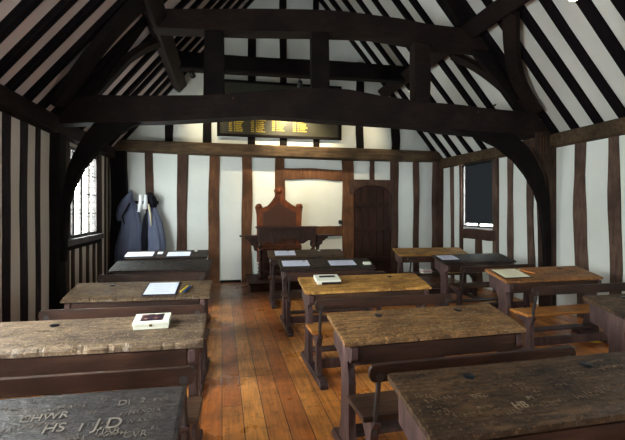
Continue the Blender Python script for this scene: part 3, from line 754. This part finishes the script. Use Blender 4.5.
# ------------------------------------------------------------------ platform, master desk and chair
pf = thing('platform', (1.25, 8.1, 0), 'low dark wooden platform under the master desk and chair', 'platform')
MB().box(.50, 2.05, 7.62, 8.72, 0, .13, .01).build('platform_base', 'throne_dark', pf)
MB().box(.47, 2.08, 7.59, 8.72, .13, .16, .006).build('platform_top', 'door', pf)
YD = 7.95
a = on_y(257.7, 227, YD); b = on_y(317.6, 227, YD)
md = thing('master_desk', ((a.x + b.x) / 2, YD + .2, .16), 'tall dark carved desk of the schoolmaster, with scalloped apron and side brackets', 'desk')
zt = a.z
MB().box(a.x - .02, b.x + .04, YD, YD + .30, zt - .03, zt, .008).build('desk_top', 'throne_dark', md)
# scalloped apron
pts = [(b.x - .02, zt - .03), (a.x + .03, zt - .03)]
n = 36; xA, xB = a.x + .03, b.x - .02
for k in range(n + 1):
    u = k / n; q = abs(u - .5) * 2
    z = zt - .30 - .035 * math.cos(u * PI * 8) + .07 * (q < .35) * math.cos(q / .35 * PI / 2) - .05 * (q > .85)
    pts.append((xA + (xB - xA) * u, z))
MB().prism([(x, YD + .04, z) for x, z in pts], (0, .03, 0), .003).build('apron', 'throne_dark', md)
for x in (a.x + .02, b.x - .05):
    MB().prism([(x, YD + .07, zt - .03), (x, YD + .28, zt - .03), (x, YD + .28, zt - .30), (x, YD + .07, zt - .30)], (.03, 0, 0)).build('side_panel', 'throne_dark', md)
def turned(c, z0, z1, r, mat, parent, name='turned_leg'):
    H = z1 - z0; pr = [(r * 1.25, z0), (r * 1.25, z0 + .09), (r * .6, z0 + .10)]
    k = 7
    for i in range(k * 4 + 1):
        t = i / (k * 4); pr.append((r * (.68 + .34 * math.sin(t * k * 2 * PI)), z0 + .11 + t * (H - .22)))
    pr += [(r * .6, z1 - .10), (r * 1.25, z1 - .09), (r * 1.25, z1)]
    return MB().lathe((c[0], c[1], 0), pr, 14).build(name, mat, parent, True)
for x in (a.x + .055, b.x - .055):
    for y in (YD + .08, YD + .24): turned((x, y), .161, zt - .30, .038, 'throne_dark', md)
MB().box(a.x + .05, b.x - .05, YD + .08, YD + .12, .26, .31, .006).build('stretcher', 'throne_dark', md)
MB().box(a.x + .05, b.x - .05, YD + .22, YD + .26, .26, .31, .006).build('stretcher', 'throne_dark', md)
for s, xe, wx in ((-1, a.x, .33), (1, b.x, .33)):
    MB().box(min(xe, xe + s * wx), max(xe, xe + s * wx), YD + .04, YD + .28, zt - .19, zt - .165, .005).build('side_shelf', 'throne_dark', md)
    z = zt - .19
    pr = [(0, 0), (.24, 0), (.235, -.05), (.19, -.055), (.17, -.09), (.13, -.10), (.12, -.16), (.07, -.18), (.06, -.26), (0, -.28)]
    MB().prism([(xe + s * u, YD + .12, z + v) for u, v in pr], (0, .04, 0), .003).build('scroll_bracket', 'throne_dark', md)
# chair
YC = 8.42
def pc(x, y): return on_y(x, y, YC)
ch = thing('master_chair', (pc(279, 227).x, 8.3, .16), 'high backed carved oak chair with brown leather back and scrolled crest', 'chair')
out = [(257, 262), (257, 232), (257, 215), (256, 211), (255, 207), (257, 204), (261, 204), (263, 208), (268, 206), (272, 201), (275, 197), (275.5, 194), (274, 190.5), (276, 187.5), (279, 186.8), (282, 187.5), (284, 190.5), (282.5, 194),
       (283, 197), (287, 201), (292, 205), (296, 207), (297, 204), (301, 203.5), (303, 207), (302, 212), (301, 232), (301, 262)]
MB().prism([pc(*q) for q in out], (0, .05, 0), .006).build('back_frame', 'throne', ch)
pan = [(263, 245), (263, 212), (268, 211), (273, 207), (279, 202), (285, 207), (291, 211), (296, 212), (296, 245)]
MB().prism([pc(*q) - Vector((0, .02, 0)) for q in pan], (0, .03, 0), .006).build('leather_back', 'leather', ch)
for q in ((259, 206), (300, 206)):
    c_ = pc(*q); MB().lathe((c_.x, c_.y - .03, c_.z), [(.0, -.015), (.02, -.012), (.035, 0), (.05, .01), (.05, .03)], 16, 'y').build('scroll_boss', 'throne', ch, True)
c_ = pc(279, 191); MB().lathe((c_.x, c_.y - .03, c_.z), [(.0, -.02), (.025, -.015), (.045, 0), (.06, .01), (.06, .03)], 18, 'y').build('finial', 'throne', ch, True)
xa, xb = pc(259, 240).x, pc(300, 240).x
MB().box(xa, xb, 8.02 + .38, YC + .03, .16, .70).build('back_lower_panel', 'throne_dark', ch)
MB().box(xa - .01, xb + .01, 8.27, YC, .70, .78, .01).build('chair_seat', 'throne', ch)
for x in (xa + .03, xb - .03): turned((x, 8.31), .161, .70, .03, 'throne_dark', ch, 'chair_leg')

# ------------------------------------------------------------------ gowns on the back wall
pr_ = thing('peg_rail', (-1.35, YB - .06, 1.86), 'dark wooden peg rail on the back wall holding the gowns', 'peg rail')
MB().box(-1.78, -1.22, YB - .045, YB - .015, 1.60, 1.66, .006).build('rail_board', 'oak_dark', pr_)
for x in (-1.68, -1.44, -1.28): MB().tube([(x, YB - .04, 1.63), (x, YB - .15, 1.66)], [.012, .016], 8).build('peg', 'oak_dark', pr_)
def gown(parent, name, mat, stations, folds=7, seed=0, n=72, y0=YB - .14):
    """stations: (z, xc, halfwidth, halfdepth, foldamp)"""
    mb = MB(); rings = []
    S = []
    for i in range(len(stations) - 1):
        for k in range(6):
            t = k / 6; t2 = t; S.append(tuple(a + (b - a) * t2 for a, b in zip(stations[i], stations[i + 1])))
    S.append(stations[-1])
    for z, xc, hw, hd, am in S:
        ring = []
        for i in range(n):
            th = 2 * PI * i / n
            f = 1 + am * (math.sin(folds * th + seed + z * 1.3) + .5 * math.sin(folds * 2.3 * th + seed * 2 + z * 2))
            ring.append(mb.bm.verts.new((xc + hw * math.cos(th) * f, y0 + hd * math.sin(th) * f + .015 * noise.noise((th * 2, z * 4, seed)), z)))
        rings.append(ring)
    mb.loft(rings); return mb.build(name, mat, parent, True)
def gx(x, Y=8.6): return on_y(x, 220, Y).x
def gz(y): return on_y(130, y, 8.6).z
g1 = thing('gown', (gx(129), YB - .14, gz(252)), 'blue grey hooded gown hanging on the left peg, next to the window corner', 'gown', 'gowns on the back wall')
gown(g1, 'gown_body', 'gown', [(gz(262), gx(129), .27, .12, .07), (gz(245), gx(129), .255, .12, .07), (gz(228), gx(131), .20, .11, .05), (gz(214), gx(131), .15, .09, .04), (gz(203), gx(131), .09, .07, .03), (gz(198), gx(131), .03, .03, .02)], 6, 1)
gown(g1, 'hood', 'gown', [(gz(221), gx(120), .05, .06, .06), (gz(215), gx(122), .11, .10, .06), (gz(207), gx(124.5), .13, .12, .05), (gz(200), gx(127), .10, .11, .05), (gz(194), gx(130), .045, .06, .04), (gz(190), gx(131), .015, .02, .02)], 4, 2)
MB().tube([(gx(131), YB - .27, gz(203)), (gx(128), YB - .29, gz(210)), (gx(124), YB - .28, gz(216)), (gx(126), YB - .27, gz(224))], [.012, .018, .014, .008]).build('hood_ribbon', 'gown_dark', g1, True)
g2 = thing('gown', (gx(152), YB - .14, gz(252)), 'blue grey gown with black hood, white collar tabs and cream edging, on the right peg', 'gown', 'gowns on the back wall')
gown(g2, 'gown_body', 'gown', [(gz(262), gx(157), .18, .11, .07), (gz(240), gx(157), .165, .11, .07), (gz(222), gx(155), .13, .10, .05), (gz(212), gx(153), .09, .08, .04), (gz(204), gx(152), .04, .04, .02)], 6, 3)
gown(g2, 'dark_lining', 'gown_dark', [(gz(255), gx(146), .13, .07, .03), (gz(235), gx(146), .11, .07, .03), (gz(215), gx(148), .06, .05, .03), (gz(205), gx(150), .03, .03, .02)], 5, 4)
gown(g2, 'hood', 'gown_dark', [(gz(208), gx(153), .05, .05, .04), (gz(203), gx(153), .085, .10, .05), (gz(197), gx(151), .08, .10, .05), (gz(192.5), gx(149.5), .04, .05, .03)], 4, 5)
for x0_, x1_, yb_ in ((141.5, 140.5, 212), (146.6, 146, 209)):
    P = [(gx(x0_), YB - .26, gz(195)), (gx(x0_ + .3), YB - .275, gz(201)), (gx(x1_), YB - .27, gz(yb_))]
    MB().tube(P, [.028, .034, .036], 10).build('white_collar_tab', 'linen', g2, True)
MB().tube([(gx(149.3), YB - .26, gz(204)), (gx(151.5), YB - .26, gz(215)), (gx(152), YB - .27, gz(226))], [.018, .022, .012], 8).build('cream_edging', 'cream', g2, True)
# small wall switch beside the door
p = on_y(340.5, 222, YB - .03)
o = MB().box(p.x - .045, p.x + .045, YB - .05, YB - .0275, p.z - .04, p.z + .04, .005).build('latch_box', 'iron_dark', loc=(p.x, YB - .03, p.z))
tag(o, 'small black box fixed to the oak post left of the arched door', 'wall box')

# ------------------------------------------------------------------ light
w = bpy.data.worlds.new('daylight'); C.world = w; w.use_nodes = True; nt = w.node_tree
bg = nt.nodes['Background']; tc = nt.nodes.new('ShaderNodeTexCoord')
n1 = nt.nodes.new('ShaderNodeTexNoise'); n1.inputs['Scale'].default_value = 14; n1.inputs['Detail'].default_value = 5
nt.links.new(tc.outputs['Generated'], n1.inputs['Vector'])
cr_ = ramp(nt, n1.outputs['Fac'], [(.40, (.52, .55, .47, 1)), (.56, (.90, .93, 1.0, 1))])
nt.links.new(cr_, bg.inputs[0]); bg.inputs[1].default_value = 12.0
def portal(loc, rot, sx, sy):
    ld = bpy.data.lights.new('window_daylight', 'AREA'); ld.shape = 'RECTANGLE'; ld.size = sx; ld.size_y = sy
    ld.cycles.is_portal = True
    o = bpy.data.objects.new('window_daylight', ld); COL.objects.link(o); o.location = loc; o.rotation_euler = rot
    return o
def pw(X, Wn, s): portal((X, (Wn[0] + Wn[1]) / 2, (Wn[2] + Wn[3]) / 2), (0, s * PI / 2, 0), Wn[3] - Wn[2], Wn[1] - Wn[0])
pw(XL - .21, W1, -1); pw(XL - .21, W3, -1); pw(XR + .21, W2, 1); pw(XR + .21, W4, 1)
portal(((W5[0] + W5[1]) / 2, YF - .21, (W5[2] + W5[3]) / 2), (PI / 2, 0, 0), W5[1] - W5[0], W5[3] - W5[2])

# ------------------------------------------------------------------ camera and view
cd = bpy.data.cameras.new('camera'); cam = bpy.data.objects.new('camera', cd); COL.objects.link(cam)
cam.location = (0, 0, EYE); cam.rotation_euler = (PI / 2, 0, -YAW)
cd.sensor_width = 36; cd.lens = F_ / 625 * 36; cd.shift_y = -11 / 625; cd.clip_start = .02
C.camera = cam
C.view_settings.view_transform = 'Standard'; C.view_settings.look = 'None'
C.view_settings.exposure = 2.22; C.view_settings.gamma = 1
C.cycles.use_denoising = True
C.cycles.max_bounces = 10; C.cycles.diffuse_bounces = 6; C.cycles.transparent_max_bounces = 16
C.cycles.sample_clamp_indirect = 6
